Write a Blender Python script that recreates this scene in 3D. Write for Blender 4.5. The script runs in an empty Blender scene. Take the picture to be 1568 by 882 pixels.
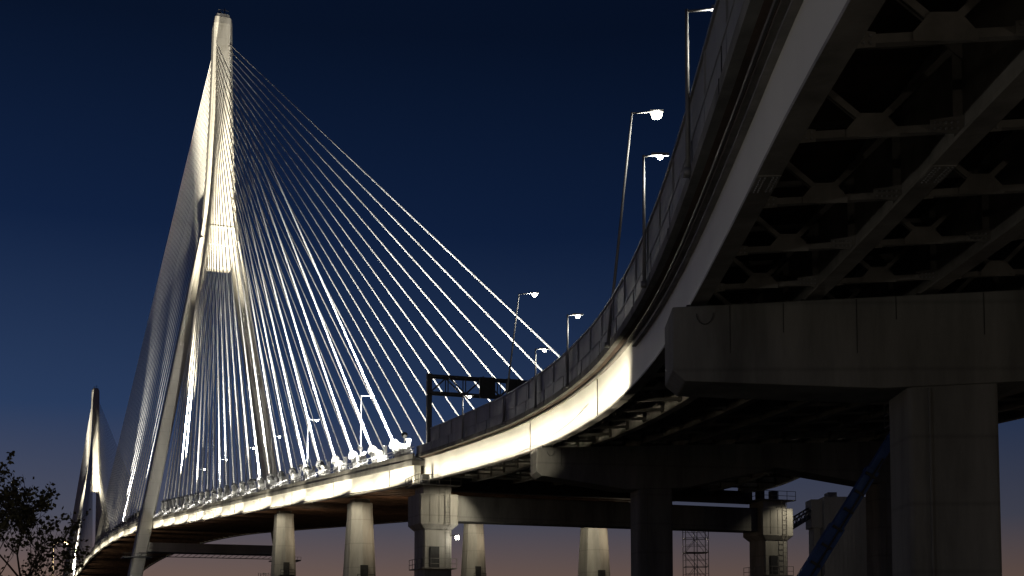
import bpy, math, random, bmesh
from mathutils import Vector, Matrix
random.seed(7)
sc = bpy.context.scene
V3 = Vector

# ---------------------------------------------------------------- helpers
class MB:
    def __init__(s): s.v=[]; s.f=[]
    def quadbox(s, c8):
        b=len(s.v); s.v+= [tuple(p) for p in c8]
        s.f+=[(b,b+3,b+2,b+1),(b+4,b+5,b+6,b+7),(b,b+1,b+5,b+4),(b+1,b+2,b+6,b+5),(b+2,b+3,b+7,b+6),(b+3,b,b+4,b+7)]
    def obox(s,c,ax,ay,az,hx,hy,hz):
        c=V3(c); ax=V3(ax)*hx; ay=V3(ay)*hy; az=V3(az)*hz
        s.quadbox([c-ax-ay-az,c+ax-ay-az,c+ax+ay-az,c-ax+ay-az,c-ax-ay+az,c+ax-ay+az,c+ax+ay+az,c-ax+ay+az])
    def box(s,x0,x1,y0,y1,z0,z1):
        s.obox(((x0+x1)/2,(y0+y1)/2,(z0+z1)/2),(1,0,0),(0,1,0),(0,0,1),(x1-x0)/2,(y1-y0)/2,(z1-z0)/2)
    def beam(s,p0,p1,w,h,up=(0,0,1)):
        p0=V3(p0);p1=V3(p1);d=p1-p0;L=d.length
        if L<1e-6: return
        d/=L;u=V3(up);sx=d.cross(u)
        if sx.length<1e-4: sx=d.cross(V3((1,0,0)))
        sx.normalize();u=sx.cross(d)
        s.obox((p0+p1)/2,d,sx,u,L/2,w/2,h/2)
    def tube(s,p0,p1,r0,r1=None,n=8):
        if r1 is None:r1=r0
        p0=V3(p0);p1=V3(p1);d=(p1-p0).normalized()
        a=d.cross(V3((0,0,1)))
        if a.length<1e-3:a=d.cross(V3((1,0,0)))
        a.normalize();c=a.cross(d);b=len(s.v)
        for p,r in((p0,r0),(p1,r1)):
            for i in range(n):
                t=2*math.pi*i/n
                s.v.append(tuple(p+a*math.cos(t)*r+c*math.sin(t)*r))
        for i in range(n):
            j=(i+1)%n; s.f.append((b+i,b+j,b+n+j,b+n+i))
        s.f.append(tuple(b+i for i in range(n))[::-1]); s.f.append(tuple(b+n+i for i in range(n)))
    def loft(s,rings,cap=True):
        n=len(rings[0]);b=len(s.v)
        for r in rings: s.v+=[tuple(p) for p in r]
        for k in range(len(rings)-1):
            for i in range(n):
                j=(i+1)%n; s.f.append((b+k*n+i,b+k*n+j,b+(k+1)*n+j,b+(k+1)*n+i))
        if cap:
            s.f.append(tuple(b+i for i in range(n))[::-1]); e=b+(len(rings)-1)*n
            s.f.append(tuple(e+i for i in range(n)))
    def obj(s,name,mat,parent=None,smooth=False,bevel=0):
        me=bpy.data.meshes.new(name);me.from_pydata(s.v,[],s.f);me.update()
        o=bpy.data.objects.new(name,me);sc.collection.objects.link(o)
        if mat: me.materials.append(mat)
        bm=bmesh.new();bm.from_mesh(me);bmesh.ops.recalc_face_normals(bm,faces=bm.faces);bm.to_mesh(me);bm.free()
        if smooth:
            for p in me.polygons:p.use_smooth=True
        if bevel:
            m=o.modifiers.new('bevel','BEVEL');m.width=bevel;m.segments=2;m.limit_method='ANGLE'
        if parent:o.parent=parent
        return o
def empty(name,loc=(0,0,0)):
    o=bpy.data.objects.new(name,None);sc.collection.objects.link(o);return o

def mat(name,col,rough=.7,metal=0,var=.25,scale=.5,bump=.15,streak=False,col2=None,fine=6.0,lines=0):
    m=bpy.data.materials.new(name);m.use_nodes=True;nt=m.node_tree;N=nt.nodes;L=nt.links
    b=N['Principled BSDF'];b.inputs['Roughness'].default_value=rough;b.inputs['Metallic'].default_value=metal
    tc=N.new('ShaderNodeTexCoord');mp=N.new('ShaderNodeMapping')
    mp.inputs['Scale'].default_value=(1,1,.18) if streak else (1,1,1)
    L.new(tc.outputs['Object'],mp.inputs[0])
    n1=N.new('ShaderNodeTexNoise');n1.inputs['Scale'].default_value=scale;n1.inputs['Detail'].default_value=8;n1.inputs['Roughness'].default_value=.65
    L.new(mp.outputs[0],n1.inputs['Vector'])
    cr=N.new('ShaderNodeValToRGB');e=cr.color_ramp.elements
    c2=col2 or tuple(c*(1-var*1.6) for c in col)
    e[0].position=.32;e[0].color=(*c2,1);e[1].position=.68;e[1].color=(*[min(1,c*(1+var*.6)) for c in col],1)
    L.new(n1.outputs[0],cr.inputs[0]);out=cr.outputs[0]
    if lines:   # horizontal pour joints: real lift lines in cast concrete
        sx=N.new('ShaderNodeSeparateXYZ');L.new(tc.outputs['Object'],sx.inputs[0])
        md=N.new('ShaderNodeMath');md.operation='PINGPONG';md.inputs[1].default_value=lines/2;L.new(sx.outputs[2],md.inputs[0])
        mr=N.new('ShaderNodeMapRange');mr.inputs[1].default_value=0;mr.inputs[2].default_value=.12;mr.inputs[3].default_value=.78;mr.inputs[4].default_value=1
        L.new(md.outputs[0],mr.inputs[0])
        sc_=N.new('ShaderNodeVectorMath');sc_.operation='SCALE';L.new(out,sc_.inputs[0]);L.new(mr.outputs[0],sc_.inputs[3]);out=sc_.outputs[0]
    L.new(out,b.inputs['Base Color'])
    if bump:
        n2=N.new('ShaderNodeTexNoise');n2.inputs['Scale'].default_value=fine;n2.inputs['Detail'].default_value=6
        L.new(mp.outputs[0],n2.inputs['Vector'])
        bp=N.new('ShaderNodeBump');bp.inputs['Strength'].default_value=bump;bp.inputs['Distance'].default_value=.05
        L.new(n2.outputs[0],bp.inputs['Height']);L.new(bp.outputs[0],b.inputs['Normal'])
    return m
def emit(name,col,st):
    m=bpy.data.materials.new(name);m.use_nodes=True;N=m.node_tree.nodes
    b=N['Principled BSDF'];b.inputs['Base Color'].default_value=(.8,.8,.8,1)
    b.inputs['Emission Color'].default_value=(*col,1);b.inputs['Emission Strength'].default_value=st
    return m
M_conc=mat('concrete',(.36,.345,.31),.85,0,.3,.35,.3,True,lines=3.6)
M_concd=mat('concrete_weathered',(.19,.186,.172),.9,0,.32,.45,.3,True,lines=2.4)
M_pyl=mat('pylon_concrete',(.56,.54,.49),.8,0,.2,.12,.2,True,lines=4.5)
M_fascia=mat('fascia_white_paint',(.66,.65,.60),.5,0,.06,.15,.03,True)
M_white=mat('painted_steel_light',(.60,.59,.55),.5,0,.12,.25,.05,True)
M_steel=mat('painted_steel_grey',(.23,.215,.195),.6,0,.3,.6,.08)
M_brown=mat('weathering_steel_brown',(.26,.14,.085),.7,0,.35,.5,.1)
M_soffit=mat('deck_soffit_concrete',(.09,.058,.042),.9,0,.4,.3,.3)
M_dark=mat('dark_steel',(.05,.05,.05),.5,.3,.3,1,.1)
M_galv=mat('galvanised_steel',(.34,.34,.34),.45,.5,.15,1.5,.05)
M_pole=mat('lamp_pole_grey',(.20,.20,.20),.5,.2,.15,1.5,.05)
M_cable=mat('cable_sheath',(.80,.79,.77),.4,0,.05,.05,0)
M_panel=mat('parapet_panel',(.25,.25,.24),.5,.1,.22,.5,.06,True)
M_asph=mat('asphalt',(.05,.05,.05),.9,0,.2,2,.3)
M_grnd=mat('ground_earth',(.07,.065,.05),.95,0,.4,.08,.5)
M_bark=mat('bark',(.06,.045,.03),.9,0,.3,8,.4)
M_leaf=mat('leaf',(.08,.07,.025),.7,0,.4,1.2,0)
M_blue=mat('blue_boom_paint',(.035,.09,.27),.4,.1,.25,1.2,.05)
M_clad=mat('industrial_cladding',(.17,.165,.155),.8,0,.3,.08,.1,True)
M_lens=emit('led_lens',(1,.95,.82),60)
M_lensw=emit('warm_lens',(1,.72,.35),25)
M_sign=mat('sign_back',(.03,.03,.03),.6,.2,.2,1,.05)

def light(kind,name,loc,tgt,power,col=(1,.9,.7),parent=None,**k):
    d=bpy.data.lights.new(name,kind);d.energy=power;d.color=col
    for a,b in k.items(): setattr(d,a,b)
    o=bpy.data.objects.new(name,d);sc.collection.objects.link(o);o.location=loc
    if tgt is not None:
        o.rotation_euler=(V3(tgt)-V3(loc)).to_track_quat('-Z','Y').to_euler()
    if parent:o.parent=parent
    return o
WARM=(1,.90,.68)
WHT=(1,.96,.86)

# ---------------------------------------------------------------- camera
cam=bpy.data.cameras.new('camera');co=bpy.data.objects.new('camera',cam);sc.collection.objects.link(co)
cam.lens=45.92;cam.sensor_width=36;cam.shift_y=.2545;cam.clip_end=20000;cam.clip_start=.1
co.rotation_euler=(math.radians(94),0,0);sc.camera=co
sc.view_settings.view_transform='Standard'
try: sc.view_settings.look='None'
except: pass
GZ=-1.7

# ---------------------------------------------------------------- world
w=bpy.data.worlds.new('World');sc.world=w;w.use_nodes=True;nt=w.node_tree;N=nt.nodes;L=nt.links
bg=N['Background'];bg.inputs[1].default_value=1
tc=N.new('ShaderNodeTexCoord');sx=N.new('ShaderNodeSeparateXYZ');L.new(tc.outputs['Generated'],sx.inputs[0])
cr=N.new('ShaderNodeValToRGB');E=cr.color_ramp.elements
stops=[(0,(.24,.125,.075)),(.045,(.155,.102,.084)),(.09,(.068,.072,.105)),(.17,(.0205,.042,.105)),(.30,(.0050,.0145,.050)),(.43,(.0021,.0063,.0215)),(1,(.001,.003,.011))]
E[0].position=0;E[0].color=(*stops[0][1],1);E[1].position=1;E[1].color=(*stops[-1][1],1)
for p,c in stops[1:-1]:
    e=E.new(p);e.color=(*c,1)
cr.color_ramp.interpolation='LINEAR'
L.new(sx.outputs[2],cr.inputs[0])
mr=N.new('ShaderNodeMapRange');mr.inputs[1].default_value=-.5;mr.inputs[2].default_value=.5;mr.inputs[3].default_value=1.1;mr.inputs[4].default_value=.55
L.new(sx.outputs[0],mr.inputs[0])
ml=N.new('ShaderNodeVectorMath');ml.operation='SCALE';L.new(cr.outputs[0],ml.inputs[0]);L.new(mr.outputs[0],ml.inputs[3])
sky=N.new('ShaderNodeTexSky');sky.sky_type='NISHITA';sky.sun_disc=False;sky.sun_elevation=math.radians(-5);sky.sun_rotation=math.radians(-50)
s2=N.new('ShaderNodeVectorMath');s2.operation='SCALE';s2.inputs[3].default_value=.02;L.new(sky.outputs[0],s2.inputs[0])
ad=N.new('ShaderNodeVectorMath');ad.operation='ADD';L.new(ml.outputs[0],ad.inputs[0]);L.new(s2.outputs[0],ad.inputs[1])
L.new(ad.outputs[0],bg.inputs[0])

# ---------------------------------------------------------------- ground / river
g=MB();g.v=[(-6000,-3000,GZ),(6000,-3000,GZ),(6000,9000,GZ),(-6000,9000,GZ)];g.f=[(0,1,2,3)];g.obj('ground',M_grnd)
M_water=mat('river_water',(.02,.03,.04),.12,0,.2,.02,.3,False,None,.4)
def Bp(s,t,z): return V3((-105-.358*s+.9337*t,459+.9337*s+.358*t,z))
AX=Bp(1,0,0)-Bp(0,0,0);AY=Bp(0,1,0)-Bp(0,0,0);AZ=V3((0,0,1))
r=MB();r.v=[tuple(Bp(60,-4000,GZ+.02)),tuple(Bp(60,4000,GZ+.02)),tuple(Bp(700,4000,GZ+.02)),tuple(Bp(700,-4000,GZ+.02))];r.f=[(0,1,2,3)];r.obj('river',M_water)

# ================================================================ CABLE STAYED BRIDGE
bridge=empty('cable_stayed_bridge')
def zd(s):
    if s<=0: return 39.6+.0625*s
    if s<=752: return 39.6+.0625*s*(1-s/752)
    return 39.6-.0625*(s-752)
ss=[-316+i*7.9 for i in range(40)]+[0+i*15.04 for i in range(51)]+[760,800,860,940,1066]
ss=sorted(set(ss))
def sweepB(prof,mt,name,sl=ss,smooth=False):
    m=MB();m.loft([[Bp(s,t,zd(s)+z) for t,z in prof] for s in sl]);return m.obj(name,mt,bridge,smooth)
sweepB([(-21.6,1.15),(-21.6,1.8),(21.6,1.8),(21.6,1.15)],M_concd,'deck_slab')
sweepB([(-19,1.81),(-19,1.815),(19,1.815),(19,1.81)],M_asph,'roadway')
for sg,nm in((-1,'fascia_girder_left'),(1,'fascia_girder_right')):
    sweepB([(sg*21.3,-1.0),(sg*21.3,1.15),(sg*20.5,1.15),(sg*20.5,-1.0)],M_fascia,nm)
    sweepB([(sg*21.45,-1.1),(sg*21.45,-1.0),(sg*20.3,-1.0),(sg*20.3,-1.1)],M_steel,nm+'_flange')
    sweepB([(sg*21.5,1.8),(sg*21.5,2.6),(sg*21.25,2.6),(sg*21.25,1.8)],M_concd,'barrier')
    sweepB([(sg*19.3,1.8),(sg*19.1,2.9),(sg*18.9,2.9),(sg*18.7,1.8)],M_conc,'traffic_barrier')
fb=MB();s=-312
while s<1060:
    z=zd(s);fb.beam(Bp(s,-20.4,z-.1),Bp(s,20.4,z-.1),.5,1.6)
    s+=4.6 if s<40 else 15
for t in(-12,-4,4,12):
    for k in range(40):
        a,b=ss[k],ss[k+1];fb.beam(Bp(a,t,zd(a)+.5),Bp(b,t,zd(b)+.5),.35,1.1)
fb.obj('floor_beams',M_brown,bridge)
rl=MB()
for t in(-21.38,21.38):
    for k in range(len(ss)-1):
        a,b=ss[k],ss[k+1]
        for h in(3.0,3.4): rl.beam(Bp(a,t,zd(a)+h),Bp(b,t,zd(b)+h),.08,.08)
    s=-314
    while s<0:
        rl.beam(Bp(s,t,zd(s)+2.6),Bp(s,t,zd(s)+3.4),.08,.08);s+=2.5
rl.obj('railing',M_galv,bridge)
sp=MB();s=-305
while s<10:
    sp.beam(Bp(s,-21.34,zd(s)-.9),Bp(s,-21.34,zd(s)+1.1),.14,.08);s+=31.2
sp.obj('splice_plates',M_steel,bridge)

# pylons
def oct_ring(s0,t0,z,hs,ht,c):
    P=[(-hs,-ht+c),(-hs,ht-c),(-hs+c,ht),(hs-c,ht),(hs,ht-c),(hs,-ht+c),(hs-c,-ht),(-hs+c,-ht)]
    return [Bp(s0+a,t0+b,z) for a,b in P]
def pylon(s0,name):
    m=MB()
    rings=[]
    for z,hs,ht,c in((224,3.0,2.9,.5),(221.5,3.3,3.2,.6),(210,3.4,3.4,.7),(190,3.5,3.9,.8),(165,3.8,4.8,.9),(150,4.0,5.8,1.0),(140,4.1,7.1,1.2)):
        rings.append(oct_ring(s0,0,z,hs,ht,c))
    m.loft(rings[::-1])
    for sg in(-1,1):
        rr=[]
        for z in(142,120,90,60,40,20,0,GZ-2):
            k=(142-z)/142
            rr.append(oct_ring(s0,sg*(5.1+(142-z)*(.18 if sg<0 else .172)),z,3.9+.9*k,1.9+.4*k,.5))
        m.loft(rr[::-1])
    m.obj(name,M_pyl,bridge)
    q=MB()
    for t in(-1,1):
        q.beam(Bp(s0-4.05,t*5.6,140),Bp(s0-3.42,t*2.3,213),.35,.2)
    q.beam(Bp(s0-4.1,-5.4,146.5),Bp(s0-4.1,5.4,146.5),.4,.5)
    q.obox(Bp(s0,0,136.5),AX,AY,AZ,3.2,4.2,4.4)
    for i in range(-3,4): q.beam(Bp(s0-3.35,i*1.05,132.5),Bp(s0-3.35,i*1.05,140),.25,.3)
    z=zd(s0)-5.5
    q.beam(Bp(s0,-27,z-2.2),Bp(s0,27,z-2.2),6,3.2)
    q.loft([oct_ring(s0,0,zz,a,b,.5) for zz,a,b in((224,2.5,2.4),(225.4,2.4,2.3))])
    q.obj(name+'_crossbeams',M_pyl,bridge)
    d=MB()
    d.tube(Bp(s0,.8,225.4),Bp(s0,.8,228.6),.16);d.tube(Bp(s0,-.8,225.4),Bp(s0,-.8,227.2),.3)
    for t in(-1.8,1.8):
        d.beam(Bp(s0-2.2,t,225.4),Bp(s0-2.2,t,226.8),.1,.1)
    d.beam(Bp(s0-2.2,-1.8,226.8),Bp(s0-2.2,1.8,226.8),.1,.1)
    d.beam(Bp(s0-5,-26,z-4.4),Bp(s0-5,26,z-4.4),.3,.25);d.beam(Bp(s0-5,-26,z-5.6),Bp(s0-5,26,z-5.6),.3,.25)
    for i in range(-13,13): d.beam(Bp(s0-5,i*2,z-5.6),Bp(s0-5,i*2+2,z-4.4),.16,.16)
    for tt in(-28.5,22.5):
        d.obox(Bp(s0-3,tt+2,z-6),AX,AY,AZ,5,4.8,.2)
        for i in range(9): d.beam(Bp(s0-8,tt-2.8+i*1.2,z-6),Bp(s0-8,tt-2.8+i*1.2,z-4.8),.1,.1)
        d.beam(Bp(s0-8,tt-2.8,z-4.8),Bp(s0-8,tt+6.8,z-4.8),.1,.1)
    d.beam(Bp(s0-3.6,.3,150),Bp(s0-3.3,.3,208),.08,.5)
    d.obj(name+'_platforms',M_dark,bridge)
pylon(0,'pylon');pylon(752,'far_pylon')

# cables + anchorages
cb=MB();pipes=MB();col=MB()
for s0,dr in((0,1),(752,-1)):
    for sg in(-1,1):
        for side in(-1,1):
            for i in range(27):
                step=11.1 if side<0 else 13.6
                s=s0+dr*side*(19+i*step)
                z=zd(s)+2.0
                zp=149+ (i/26)**.85*65
                ht=3.2+ (190-min(zp,190))*.05
                a=Bp(s,sg*20.35,z);b=Bp(s0+dr*side*3.2,sg*ht*.75,zp)
                rad=.16 if s0==0 else .2
                cb.tube(a,b,rad,rad,6)
                if s0==0:
                    d=(b-a).normalized()
                    pipes.tube(a-d*.5,a+d*5.4,.62,.52,10);col.tube(a+d*5.4,a+d*6.1,.74,.66,10);col.tube(a+d*2.6,a+d*2.9,.70,.70,10)
                    prof=[(-1.7*side,-.2),(1.3*side,-.2),(1.1*side,1.2),(.3*side,2.3),(-.5*side,2.6),(-1.3*side,1.6)]
                    pipes.loft([[Bp(s+x,sg*20.35+e,z+y) for x,y in prof] for e in(-.6,.6)])
                    col.beam(Bp(s-2.8*side,sg*20.35,z-.2),a+d*4.6,.2,.2)
                    col.beam(Bp(s+1.6*side,sg*20.0,z-.2),Bp(s+1.6*side,sg*20.0,z+2.9),.12,.45)
cb.obj('stay_cables',M_cable,bridge,True)
pipes.obj('anchor_pipes',M_white,bridge);col.obj('cable_collars',M_galv,bridge)

# side-span piers
def side_column(s,t,name,mt=M_conc):
    m=MB();zt=zd(s)-1.3
    def ring(z,hs,ht,c,pt):
        P=[(-hs-pt,-.1*ht),(-hs,ht-c),(-hs+c,ht),(hs-c,ht),(hs,ht-c),(hs,-ht+c),(hs-c,-ht),(-hs+c,-ht)]
        return [Bp(s+a,t+b,z) for a,b in P]
    m.loft([ring(GZ-1,2.6,2.4,.5,.9),ring(zt-12,2.3,2.1,.45,.7),ring(zt-1.6,1.9,1.6,.4,.25),ring(zt-.6,1.9,1.6,.4,.2)])
    m.obox(Bp(s,t,zt-.3),AX,AY,AZ,1.4,1.2,.3)
    m.obj(name,mt,bridge)
    d=MB()
    d.obox(Bp(s-2.9,t,zt-11.3),AX,AY,AZ,.25,.55,1.25)
    zz=zt-12.6
    d.obox(Bp(s-3.3,t,zz),AX,AY,AZ,.9,1.4,.08)
    for q in(-1.3,0,1.3): d.beam(Bp(s-4.1,t+q,zz),Bp(s-4.1,t+q,zz+1.1),.07,.07)
    for h in(.55,1.1): d.beam(Bp(s-4.1,t-1.3,zz+h),Bp(s-4.1,t+1.3,zz+h),.07,.07)
    d.obj(name+'_door_platform',M_dark,bridge)
for s in(-274,-215):
    for t in(-17.6,20.6): side_column(s,t+(1.0 if t>0 else .3),'side_span_column')

# transition pier
S=-320
def bx(m,s,t,z0,z1,hs,ht): m.obox(Bp(s,t,(z0+z1)/2),AX,AY,AZ,hs,ht,(z1-z0)/2)
tp=MB();TT=(-20.2,25.4)
for t in TT:
    tp.loft([oct_ring(S,t,z,a,b,.2) for z,a,b in((GZ-1,1.9,1.75),(12.8,1.9,1.75))])
    tp.loft([oct_ring(S,t,z,a,b,.2) for z,a,b in((12.8,2.0,1.8),(13.4,2.4,2.4),(16.9,2.4,2.4))])
    bx(tp,S,t,16.9,18.0,1.7,1.7)
    for q in(-1.1,0,1.1): tp.beam(Bp(S-2.42,t+q,13.6),Bp(S-2.42,t+q,16.7),.06,.12)
tp.obj('transition_pier',M_conc,bridge,bevel=.06)
tq=MB();tq.beam(Bp(S,-17.75,15.4),Bp(S,22.95,15.4),3.0,3.0);tq.obj('transition_pier_beam',M_concd,bridge,bevel=.06)
td=MB()
for t in TT:
    for zz,hs,ht in((17.9,2.6,2.6),(8.2,2.6,2.1)):
        bx(td,S,t,zz,zz+.12,hs,ht)
        for k in range(5):
            q=-1+k/2
            td.beam(Bp(S-hs,t+q*ht,zz),Bp(S-hs,t+q*ht,zz+1.2),.06,.06)
            td.beam(Bp(S+q*hs,t-ht,zz),Bp(S+q*hs,t-ht,zz+1.2),.06,.06)
        for h in(.6,1.2):
            td.beam(Bp(S-hs,t-ht,zz+h),Bp(S-hs,t+ht,zz+h),.06,.06)
            td.beam(Bp(S-hs,t-ht,zz+h),Bp(S+hs,t-ht,zz+h),.06,.06)
    for q in(.7,1.3): td.beam(Bp(S-2.5,t+q,8.2),Bp(S-2.5,t+q,17.9),.06,.06)
    z=8.2
    while z<17.8: td.beam(Bp(S-2.5,t+.7,z),Bp(S-2.5,t+1.3,z),.05,.05);z+=.6
td.obj('transition_pier_platforms',M_steel,bridge)
tb=MB()
for t in TT:
    for q in(-1.0,1.0): bx(tb,S+.2,t+q,18.0,19.4,.5,.4)
    bx(tb,S-1.95,t-.4,8.4,10.8,.12,.55)
tb.beam(Bp(S+2,-20.5,18.6),Bp(S+2,24,18.6),1.2,1.6)
tb.obj('bearings_and_doors',M_dark,bridge)

# ---- bridge lighting
for i in range(10):
    s=-300+i*31
    p=Bp(s,-22.9,zd(s)-1.5);q=Bp(s,-21.3,zd(s)+.2)
    light('AREA','fascia_light',p,q,1050*(1.1,1.25,.95,1.1,.9,1,1.1,.95,1,1)[i],WARM,bridge,shape='RECTANGLE',size=31,size_y=.15,spread=math.radians(100))
    if s<5:
        light('AREA','anchor_fill_light',Bp(s,-21.6,zd(s)+3.5),Bp(s,-20.3,zd(s)+5.0),600,WHT,bridge,shape='RECTANGLE',size=30,size_y=.1)  # added strip without a fixture, brightens anchor pipes and lower cables
for i in range(12):
    s=30+i*62
    p=Bp(s,-23.0,zd(s)-1.6);q=Bp(s,-21.3,zd(s)+.1)
    light('AREA','fascia_light',p,q,2100,WARM,bridge,shape='RECTANGLE',size=62,size_y=.15,spread=math.radians(115))
lb=MB()
for k in range(len(ss)-1):
    a,b=ss[k],ss[k+1]; lb.beam(Bp(a,-22.95,zd(a)-1.62),Bp(b,-22.95,zd(b)-1.62),.1,.08)
lb.obj('fascia_light_bar',M_dark,bridge)
fl=MB()
def flood(s,t,z,tgt,P,ang=60,bl=.6,nm='floodlight',rad=.5,c=WHT):
    p=Bp(s,t,z);d=(V3(tgt)-p).normalized()
    fl.tube(p-d*.5,p-d*.05,.25,.4,10);fl.beam(Bp(s,t,z-1.2),p-d*.5,.12,.12)
    light('SPOT',nm,p,tgt,P,c,bridge,spot_size=math.radians(ang),spot_blend=bl,shadow_soft_size=rad)
for s,P,k,tz,an in((-312,520000,.72,90,100),(-290,480000,.6,120,90),(-250,460000,.6,140,82),(-205,420000,.62,150,76),(-150,300000,.7,160,66),(-100,110000,.72,160,64)):
    flood(s,-21.4,zd(s)+5.2,Bp(s*k,-8,tz),P,an,.6)
flood(-66,-20.8,zd(-66)+4.2,Bp(0,0,207),5600000,31,.7,c=WARM)
flood(-58,1,zd(-58)+4.2,Bp(0,0,192),2000000,31,.7,c=WARM)
flood(60,-21.2,zd(60)+4.2,Bp(30,-6,190),120000,46,.8)
flood(150,-21.2,zd(150)+4.2,Bp(80,-6,160),160000,56,.8)
flood(690,-21.2,zd(690)+4.2,Bp(752,0,196),3600000,36,.8,c=WARM)
flood(640,-21.2,zd(640)+4.2,Bp(730,0,170),500000,50,.8)
fl.obj('floodlight_housings',M_dark,bridge)
for s in(-274,-215):
    for t in(-17.6,20.6):
        light('SPOT','pier_light',Bp(s-7,t-4.6,zd(s)-2.2),Bp(s,t,zd(s)-8),2300,WARM,bridge,spot_size=math.radians(80),spot_blend=.6,shadow_soft_size=.15)
        light('POINT','soffit_fill_light',Bp(s-5,t+4,zd(s)-6),None,380,(1,.8,.55),bridge,shadow_soft_size=.2)  # extra point light added below the deck to brighten the floor beams
light('SPOT','pier_light',Bp(S-7,-17,17.4),Bp(S,-20.2,11),1400,WARM,bridge,spot_size=math.radians(90),spot_blend=.6,shadow_soft_size=.15)
light('SPOT','pier_light',Bp(S-6,28,17.4),Bp(S,25.4,11),700,WARM,bridge,spot_size=math.radians(90),spot_blend=.6,shadow_soft_size=.15)

# ================================================================ VIADUCT
via=empty('highway_viaduct')
pts=[(-60,2.2),(-20,3.9),(0,4.5),(15,4.95),(27,5.25),(34,5.55),(45,5.95),(55,6.15),(65,6.1),(75,5.75),(85,5.05),(100,3.2),(118,-.2),(132,-3.9),(147,-8.3),(157.5,-11.6)]
def Xe(D):
    n=len(pts)
    i=0
    while i<n-2 and D>pts[i+1][0]: i+=1
    x0,y0=pts[i];x1,y1=pts[i+1]
    m0=(y1-pts[i-1][1])/(x1-pts[i-1][0]) if i>0 else (y1-y0)/(x1-x0)
    m1=(pts[i+2][1]-y0)/(pts[i+2][0]-x0) if i+2<n else (y1-y0)/(x1-x0)
    h=x1-x0;t=(D-x0)/h
    return (2*t**3-3*t*t+1)*y0+(t**3-2*t*t+t)*h*m0+(-2*t**3+3*t*t)*y1+(t**3-t*t)*h*m1
def sm(x,a,b):
    t=max(0,min(1,(x-a)/(b-a)));return t*t*(3-2*t)
def sup(D): return .045*(1-sm(D,112,156))
def WD(D): return 35+9*sm(D,110,157)
def dirn(D):
    a=(Xe(D+4)-Xe(D-4))/8; return V3((a,1,0)).normalized()
def Vp(D,w,dz):
    d=dirn(D);n=V3((d.y,-d.x,0))
    z=12.2+.063*D+sup(D)*w+dz
    return V3((Xe(D),D,0))+n*w+V3((0,0,z))
Ds=[-60+i*3 for i in range(73)]; Ds=[d for d in Ds if d<157.5]+[157.5]
def sweepV(prof,mt,name,D0=-60,D1=157.5,smooth=False,par=via):
    m=MB();dl=[D0]+[d for d in Ds if D0<d<D1]+[D1]
    m.loft([[Vp(D,wf(D) if callable(wf) else wf,z) for wf,z in prof] for D in dl]);return m.obj(name,mt,par,smooth)
R=lambda o:(lambda D:WD(D)+o)
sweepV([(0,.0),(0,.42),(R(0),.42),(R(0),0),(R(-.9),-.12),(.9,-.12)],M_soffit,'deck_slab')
sweepV([(-.08,-.03),(-.08,.40),(.35,.40),(.35,-.03)],M_concd,'slab_edge')
sweepV([(1.2,.425),(1.2,.43),(R(-1.2),.43),(R(-1.2),.425)],M_asph,'roadway')
sweepV([(0,.42),(0,1.35),(.28,1.35),(.45,.42)],M_panel,'parapet')
sweepV([(R(-.45),.42),(R(-.28),1.35),(R(0),1.35),(R(0),.42)],M_concd,'parapet_right')
sweepV([(.05,1.35),(.05,2.85),(.13,2.85),(.13,1.35)],M_panel,'screen_panels',D1=151)
sweepV([(-.03,2.85),(-.03,2.97),(.2,2.97),(.2,2.85)],M_galv,'top_rail',D1=151)
sweepV([(-.03,1.31),(-.03,1.38),(.05,1.38),(.05,1.31)],M_panel,'mid_rail',D1=151)
po=MB();D=-30
while D<151:
    po.beam(Vp(D,.02,.45),Vp(D,.02,2.9),.07,.07,dirn(D));D+=5.2
po.obj('screen_posts',M_panel,via)
jn=MB();D=-29
while D<157:
    jn.beam(Vp(D,-.085,0),Vp(D,-.085,.42),.04,.03,dirn(D))
    jn.beam(Vp(D,-.005,.44),Vp(D,-.005,1.3),.05,.03,dirn(D));D+=7.8
jn.obj('slab_joints',M_dark,via)
def wk(k): return lambda D:.8+(WD(D)-1.6)*k/8
def off(f,o): return lambda D:f(D)+o
for k in range(9):
    f=wk(k)
    sweepV([(off(f,-.02),-2.9),(off(f,-.02),-.12),(off(f,.02),-.12),(off(f,.02),-2.9)],M_fascia if k==0 else M_steel,'girder_web')
    sweepV([(off(f,-.3),-3.0),(off(f,-.3),-2.9),(off(f,.3),-2.9),(off(f,.3),-3.0)],M_steel,'girder_flange')
    sweepV([(off(f,-.25),-.22),(off(f,-.25),-.14),(off(f,.25),-.14),(off(f,.25),-.22)],M_steel,'girder_top_flange')
sweepV([(.55,-.75),(.55,-.68),(.779,-.68),(.779,-.75)],M_steel,'web_stiffener',D1=70)
cf=MB();gs=MB();st=MB();bo=MB()
D=-20.0-.7
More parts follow.
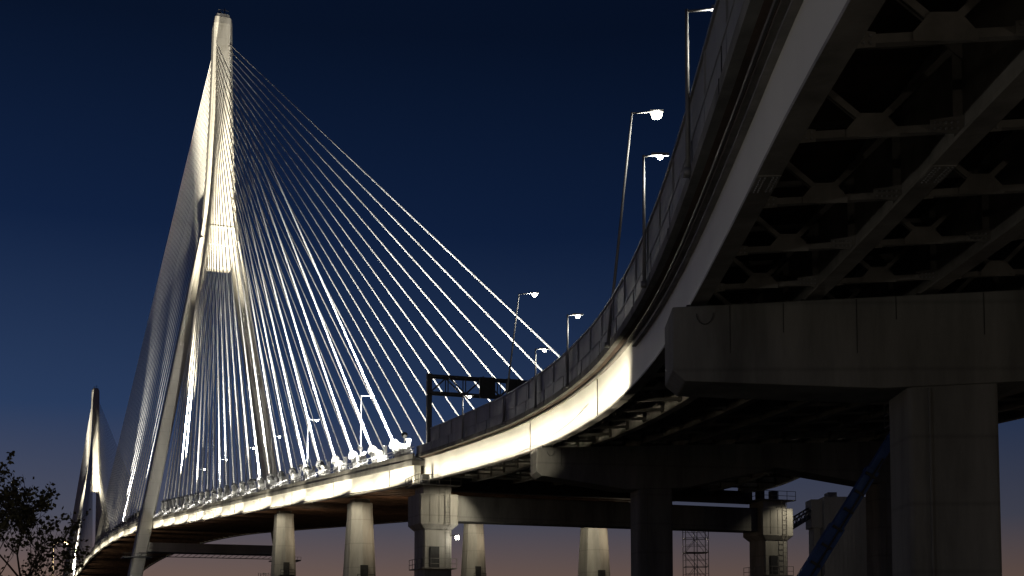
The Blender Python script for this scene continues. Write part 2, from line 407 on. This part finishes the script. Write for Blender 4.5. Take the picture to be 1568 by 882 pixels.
while D<154:
    for k in range(8):
        a=wk(k)(D);b=wk(k+1)(D);mid=(a+b)/2
        if k>4 and D<20: continue
        dd=dirn(D)
        for e in(-.07,.07):
            cf.beam(Vp(D+e,a,-2.6),Vp(D+e,b,-2.6),.04,.17);cf.beam(Vp(D+e,a,-.55),Vp(D+e,b,-.55),.04,.14)
            cf.beam(Vp(D+e,mid,-2.5),Vp(D+e,a+.15,-.7),.04,.15);cf.beam(Vp(D+e,mid,-2.5),Vp(D+e,b-.15,-.7),.04,.15)
        cf.beam(Vp(D,a,-2.69),Vp(D,b,-2.69),.2,.02)
        if D<75:
            up=AZ;nn=V3((dd.y,-dd.x,0))
            pl=[(-.6,-.13),(.6,-.13),(.6,.04),(.27,.42),(-.27,.42),(-.6,.04)]
            c=Vp(D-.12,mid,-2.6)
            gs.loft([[c+nn*x+up*y+dd*e for x,y in pl] for e in(-.012,.012)])
            for q,sgn in((a,1),(b,-1)):
                gs.loft([[Vp(D-.12,q,-2.6)+nn*x*sgn+up*y+dd*e for x,y in((.03,-.2),(.8,-.14),(.8,.14),(.03,.24))] for e in(-.012,.012)])
                gs.loft([[Vp(D-.12,q,-.6)+nn*x*sgn+up*y+dd*e for x,y in((.03,-.45),(.5,-.05),(.5,.12),(.03,.12))] for e in(-.012,.012)])
                if D<48 and k<3:
                    for ix in range(5):
                        for iy in(-.07,.07):
                            p=Vp(D-.135,q,-2.6)+nn*sgn*(.18+ix*.13)+up*iy
                            bo.tube(p-dd*.03,p,.03,.03,6)
    for k in range(9):
        q=wk(k)(D)
        for sg in((1,) if k==0 else (-1,1)):
            st.beam(Vp(D,q+sg*.13,-2.9),Vp(D,q+sg*.13,-.22),.02,.22,dirn(D).cross(AZ))
    D+=5.55
cf.obj('cross_frames',M_steel,via);gs.obj('gusset_plates',M_steel,via);st.obj('web_stiffeners',M_steel,via);bo.obj('bolts',M_galv,via)
fs=MB();fb2=MB()
for k in range(9):
    for D in(-8,20,31.5,76,100,128):
        if k and D in(76,100,128):continue
        q=wk(k)(D)
        fs.beam(Vp(D-.7,q,-3.02),Vp(D+.7,q,-3.02),.56,.03)
        if D<40 and k<4:
            for i in range(8):
                for j in(-.2,-.1,.1,.2):
                    p=Vp(D-.6+i*.17,q+j,-3.035);fb2.tube(p,p-V3((0,0,.03)),.025,.025,6)
for D in(86,113):
    fs.beam(Vp(D,.765,-2.85),Vp(D,.765,-.3),.12,.03,dirn(D))
fs.obj('splice_plates',M_steel,via);fb2.obj('splice_bolts',M_galv,via)
cd=MB()
for k in range(len(Ds)-1):
    if -30<Ds[k]<150: cd.tube(Vp(Ds[k],.4,-.28),Vp(Ds[k+1],.4,-.28),.06,.06,6)
cd.obj('conduit',M_dark,via)

def vpier(D,cols,cw,name,capd=3.0,h0=2.4,mt=M_concd,ch=.3):
    m=MB();d=dirn(D);n=V3((d.y,-d.x,0))
    W=WD(D)
    prof=[(-.25,-3.3),(-.25,-3.3-h0*.85),(.2,-3.3-h0)]
    c0,c1=cols[0];e0,e1=cols[1]
    prof+=[(c0-1.0,-3.3-capd),(c1+1.0,-3.3-capd),((c1+e0)/2,-3.3-h0*.9),(e0-1,-3.3-capd),(e1+1,-3.3-capd),(W-.2,-3.3-h0),(W+.2,-3.3-h0*.85),(W+.2,-3.3)]
    def P(w,dz,e):
        z=12.2+.063*D+sup(D)*w+dz
        return V3((Xe(D),D,0))+n*w+d*e+V3((0,0,z))
    m.loft([[P(w,z,e) for w,z in prof] for e in(-cw/2,cw/2)])
    for c0,c1 in cols:
        hw=(c1-c0)/2;mid=(c0+c1)/2;c=ch
        ring=lambda zz,k:[V3((Xe(D),D,0))+n*(mid+a*k)+d*b+V3((0,0,zz)) for a,b in((-hw,-cw*.45+c),(-hw,cw*.45-c),(-hw+c,cw*.45),(hw-c,cw*.45),(hw,cw*.45-c),(hw,-cw*.45+c),(hw-c,-cw*.45),(-hw+c,-cw*.45))]
        zt=12.2+.063*D+sup(D)*mid-3.3-capd+.3
        m.loft([ring(GZ-1,1.0),ring(zt,1)])
        m.beam(V3((Xe(D),D,0))+n*(mid-hw+.75)+d*(-cw*.45-.03)+AZ*GZ,V3((Xe(D),D,0))+n*(mid-hw+.75)+d*(-cw*.45-.03)+AZ*(zt-.4),.12,.1)
    m.obj(name,mt,via,bevel=.06)
    b=MB()
    for k in range(9):
        q=wk(k)(D);b.obox(P(q,-3.15,0),n,d,AZ,.42,.45,.15)
    b.obj(name+'_bearings',M_dark,via)
    j=MB();q=1.8;k=0
    while q<W-1:
        hh=h0*(.32,.2,.36,.15,.28)[k%5]
        j.obox(P(q,-3.35-hh,-cw/2-.004),n,d,AZ,.012,.012,hh);q+=(1.9,2.6,1.4,3.1)[k%4];k+=1
    for i in range(12):
        a0=math.pi*(1+i/12);a1=math.pi*(1+(i+1)/12)
        j.tube(P(.9+.3*math.cos(a0),-3.6+.4*math.sin(a0),-cw/2-.06),P(.9+.3*math.cos(a1),-3.6+.4*math.sin(a1),-cw/2-.06),.016,.016,6)
    j.obj(name+'_joints',M_dark,via)
vpier(47.5,[(8.1,11.3),(24,27.4)],3.0,'near_pier',3.3,2.7,ch=.12)
vpier(107,[(8.3,11.3),(29.5,33)],2.8,'far_pier',3.6,2.3,ch=.15)

for D in range(73,157,7):
    a=Vp(D+3.5,-1.6,-3.5);b=Vp(D+3.5,.8,-1.7)
    boost={73:1.35,80:1.05,101:1.3,108:1.1}.get(D,1.0)
    light('AREA','fascia_light',a,b,165*boost,WARM,via,shape='RECTANGLE',size=7.2,size_y=.12,spread=math.radians(66))
light('SPOT','cap_light',Vp(102,-4.2,-3.8),Vp(106.5,-.3,-4.4),900,WARM,via,spot_size=math.radians(40),spot_blend=.5,shadow_soft_size=.1)
bar=MB()
for D in Ds:
    if 72<=D<154: bar.beam(Vp(D,-1.65,-3.56),Vp(min(D+3,157),-1.65,-3.56),.03,.025)
bar.obj('fascia_light_rail',M_galv,via)

# ================================================================ STREET LAMPS
def street_lamp(base,top,arm,name='street_lamp',r=.09,P=350,lens=.16,col=(1,.95,.82),lm=None):
    e=empty(name);base=V3(base);top=V3(top);arm=V3(arm)
    p=MB();p.tube(base,top,r,r*.6,8);p.obox(base+V3((0,0,.1)),(1,0,0),(0,1,0),(0,0,1),r*1.8,r*1.8,.12)
    end=top+arm
    p.tube(top-V3((0,0,.06)),end,r*.5,r*.4,6)
    p.obj('pole',M_pole,e,True)
    h=MB();a=arm.normalized();sd=a.cross(AZ).normalized();c=end+a*.3
    h.loft([[c+a*x+sd*y+V3((0,0,z)) for x,y in((-.4,-.13),(.4,-.09),(.4,.09),(-.4,.13))] for z in(-.03,.09)])
    h.obj('head',M_pole,e)
    l=MB();n=12
    l.loft([[c+V3((0,0,-.035-dz))+a*math.cos(t*2*math.pi/n)*rr*1.15+sd*math.sin(t*2*math.pi/n)*rr for t in range(n)] for dz,rr in((0,lens*.75),(lens*.4,lens),(lens*.9,lens*.95),(lens*1.3,lens*.65),(lens*1.5,lens*.2))])
    l.obj('lens',lm or M_lens,e,True)
    light('POINT','lamp_light',c-V3((0,0,.3+lens*1.8)),None,P,col,e,shadow_soft_size=.12)
for D,h in((41,5.5),(58.2,6.1),(93,5.3),(106.5,5.0),(136,4.8)):
    b=Vp(D,-.16,.1);d=dirn(D);n=V3((d.y,-d.x,0))
    street_lamp(b,b+V3((0,0,h)),n*.45 if D>50 else n*.9,lens=.11 if D<70 else .13,P=260)
for D,h,ln,pw,lz in((75,14.0,1.5,700,.27),(120,12.4,1.5,500,.19)):
    b=Vp(D,-.18,.1);street_lamp(b,b+V3((ln,0,h)),V3((1.15,0,.02)),P=pw,lens=lz,r=.10)
for s in(-281,-244,-210,-180,-141,-102):
    b=Bp(s,-19,zd(s)+1.8);street_lamp(b,b+V3((0,0,12)),Bp(0,1.3,0)-Bp(0,0,0),P=700,lens=.17,r=.10)
street_lamp((-44,125,GZ),(-44,125,9.3),(.9,0,.1),lens=.2,P=700,lm=M_lensw,col=(1,.7,.35))
street_lamp((112,300,GZ),(112,300,8),(.9,0,.1),lens=.22,P=900,lm=M_lensw,col=(1,.7,.35))
light('POINT','pier_lamp',Bp(S-3.9,-18.1,11.4),None,60,(1,.9,.7),bridge,shadow_soft_size=.1)
ll=MB();ll.tube(Bp(S-3.3,-18.3,11.6),Bp(S-3.3,-18.3,12.0),.2,.2,12);ll.obj('pier_lamp_lens',M_lens,bridge)
lh=MB();lh.beam(Bp(S-1.8,-18.6,12.1),Bp(S-3.5,-18.3,12.1),.1,.1);lh.obj('pier_lamp_bracket',M_dark,bridge)
# added unseen fill lamps around the viewpoint, brighten the viaduct girders and underside
street_lamp((-16,26,GZ),(-16,26,6.8),(1.2,0,.1),P=1000,lens=.2,col=(1,.95,.86))
street_lamp((-19,-12,GZ),(-19,-12,6.8),(1.2,0,.1),P=800,lens=.2,col=(1,.95,.86))
street_lamp((22,10,GZ),(22,10,3.6),(-.8,0,.1),P=320,lens=.2,col=(1,.84,.66))
street_lamp((2,-8,GZ),(2,-8,3.6),(.8,0,.1),P=600,lens=.2,col=(1,.86,.7))
street_lamp((40,34,GZ),(40,34,3.6),(-.8,0,.1),P=420,lens=.2,col=(1,.86,.7))

# ================================================================ SIGN GANTRY
ga=empty('sign_gantry');m=MB()
b=V3((-10.2,159,20.5));dx=V3((.95,.31,0));top=32.4
m.beam(b,V3((b.x,b.y,top+.3)),.6,.6,dx)
far=b+dx*36;m.beam(far,V3((far.x,far.y,top+.3)),.5,.5,dx)
nd=V3((-.31,.95,0))
for e in(-.6,.6):
    for z in(top,top-2.1):
        m.beam(b+nd*e+V3((0,0,z-b.z)),far+nd*e+V3((0,0,z-b.z)),.26,.26)
    for i in range(16):
        a=b+dx*i*2.25+nd*e;c=b+dx*(i+1)*2.25+nd*e
        z0,z1=(top,top-2.1) if i%2 else (top-2.1,top)
        m.beam(V3((a.x,a.y,z0)),V3((c.x,c.y,z1)),.14,.14);m.beam(V3((c.x,c.y,top)),V3((c.x,c.y,top-2.1)),.13,.13)
m.obj('truss',M_dark,ga)
m=MB()
for t,wd in((7.2,2.0),(10.6,1.9),(15,3)):
    c=b+dx*t-nd*.95;c.z=top-1.2;m.obox(c,dx,nd,AZ,wd/2,.15,1.3)
    for q in(-.6,.6): m.obox(c+dx*q*wd/2-nd*.22,dx,nd,AZ,.06,.06,1.4)
m.obj('sign_panels',M_sign,ga)

# ================================================================ SCAFFOLD TOWERS
def scaffold(x0,x1,y0,y1,z1,name='scaffold_tower'):
    e=empty(name);m=MB();z=GZ
    for x in(x0,(x0+x1)/2,x1):
        for y in(y0,y1): m.tube((x,y,GZ),(x,y,z1),.06,.06,6)
    k=0
    while z<z1:
        for y in(y0,y1):
            m.beam((x0,y,z),(x1,y,z),.08,.08)
            m.beam((x0,y,z),((x0+x1)/2,y,min(z+2,z1)),.06,.06) if k%2 else m.beam(((x0+x1)/2,y,z),(x0,y,min(z+2,z1)),.06,.06)
            m.beam(((x0+x1)/2,y,min(z+2,z1)),(x1,y,z),.06,.06)
            m.beam((x0,y,z+1),(x1,y,z+1),.05,.05)
        for x in(x0,x1): m.beam((x,y0,z),(x,y1,z),.08,.08)
        z+=2;k+=1
    m.obj('frame',M_galv,e)
    d=MB();z=GZ+2
    while z<z1: d.box(x0,x1,y0,y1,z-.05,z+.02);z+=4
    d.obj('decks',M_brown,e)
scaffold(24.4,27.6,183,186,17.4);scaffold(-50.9,-48.8,262,264,13.5)

# ================================================================ SILO + CONVEYOR
e=empty('silo_building');m=MB()
m.box(72,84.5,300,316,GZ,33);m.box(69.5,71.99,302,308,26,32.6);m.box(70.2,71.8,303,307,GZ,26);m.box(74,76,304,308,33,34.5)
m.obj('walls',M_clad,e)
m=MB()
for i in range(12): m.box(72.2+i*1.0,72.3+i*1.0,299.9,299.995,GZ,32.9)
for z in(8,16,24): m.box(71.9,84.6,299.8,299.89,z,z+.3)
m.box(70,71.5,301.9,301.99,28,30);m.obj('ribs_and_windows',M_clad,e)
e=empty('conveyor');m=MB()
p0=V3((55,290,20.5));p1=V3((70,304,29))
sdv=(p1-p0).cross(AZ).normalized()
for o in(-.9,.9):
    for h in(0,1.8): m.beam(p0+sdv*o+V3((0,0,h)),p1+sdv*o+V3((0,0,h)),.3,.3)
    for i in range(12):
        a=p0.lerp(p1,i/12)+sdv*o;c=p0.lerp(p1,(i+1)/12)+sdv*o
        m.beam(a,c+V3((0,0,1.8)),.15,.15);m.beam(c,c+V3((0,0,1.8)),.15,.15)
m.beam(p0,p1,1.6,.3)
q=p0.lerp(p1,.15)
for o in(-1,1):
    m.beam(q,V3((q.x+o*1.6,q.y,GZ)),.35,.35)
for z in(14,8,3): m.beam((q.x-1.4,q.y,z),(q.x+1.4,q.y,z),.2,.2)
m.obj('truss',M_dark,e)
light('POINT','yard_light',(62,262,14),None,2600,(1,.9,.75),e,shadow_soft_size=.3)

# ================================================================ BOOM LIFT
e=empty('telescopic_boom_lift');m=MB()
p0=V3((12.2,62,0.2));p1=V3((18.6,62,10.3));d=(p1-p0).normalized()
m.beam(p0,p0+d*6,.66,.72);m.beam(p0+d*6,p0+d*9.2,.54,.58);m.beam(p0+d*9.2,p1,.42,.46)
for k in(5.9,9.1): m.beam(p0+d*k,p0+d*(k+.25),.78-k*.02,.84-k*.02)
m.obox((11.6,62,-.3),(1,0,0),(0,1,0),(0,0,1),1.5,1.1,.45)
m.obj('boom',M_blue,e,bevel=.03)
m=MB()
side=V3((0,-1,0));upn=d.cross(side).normalized()
for k in range(9):
    a=p0+d*(1+k);m.tube(a+side*.38+upn*.1,a+d+side*.38+upn*.1,.05,.05,6)
    m.obox(a+side*.38,d,side,upn,.06,.04,.26)
m.tube(p0+d*2-upn*.5,V3((12.6,62,.2)),.12,.12)
m.box(9.8,13.6,60.9,63.1,-1.25,-.75)
for x in(10.3,13.1):
    for y in(60.8,63.2): m.tube((x,y-.18,-1.2),(x,y+.18,-1.2),.5,.5,14)
for x in(18.0,19.8):
    for y in(61.5,62.5): m.beam((x,y,10.2),(x,y,11.3),.05,.05)
for z in(10.2,10.75,11.3):
    for y in(61.5,62.5): m.beam((18,y,z),(19.8,y,z),.05,.05)
    for x in(18.0,19.8): m.beam((x,61.5,z),(x,62.5,z),.05,.05)
m.box(18,19.8,61.5,62.5,10.15,10.2)
m.obj('chassis_hoses_basket',M_dark,e)

# ================================================================ TREE
te=empty('tree');m=MB();lv=MB()
def leaf(p,sz):
    a=V3((random.gauss(0,1),random.gauss(0,1),random.gauss(0,.8))).normalized();b=a.cross(V3((random.gauss(0,1),random.gauss(0,1),random.gauss(0,1)))).normalized()
    k=len(lv.v);lv.v+=[tuple(p),tuple(p+a*sz*.5+b*sz*.36),tuple(p+a*sz),tuple(p+a*sz*.5-b*sz*.36)];lv.f.append((k,k+1,k+2,k+3))
def grow(p,d,L_,r,lv_):
    n=4;q=V3(p)
    for i in range(n):
        d=(d+V3((random.gauss(0,.13),random.gauss(0,.13),random.gauss(0,.06)+.05))).normalized()
        q2=q+d*L_/n;rr=r*(1-(i+1)/n*.45);m.tube(q,q2,r*(1-i/n*.45),rr,5 if lv_>1 else 8)
        if lv_>=3:
            if random.random()<.42:
                for _ in range(5): leaf(q2+V3((random.gauss(0,.12),random.gauss(0,.12),random.gauss(0,.1))),random.uniform(.14,.28))
        if lv_<4 and (i>0 or lv_==0):
            for _ in range(2 if lv_==1 else (1 if lv_ else (2 if i>0 else 0))):
                ang=random.uniform(0,2*math.pi);sd=V3((math.cos(ang),math.sin(ang),random.uniform(.1,.9))).normalized()
                grow(q2,(d*.55+sd*.8).normalized(),L_*random.uniform(.54,.74),max(.012,rr*.6),lv_+1)
        q=q2
grow(V3((-22.6,60,GZ)),V3((0,0,1)),4.55,.15,0)
m.obj('trunk_and_limbs',M_bark,te);lv.obj('leaves',M_leaf,te)
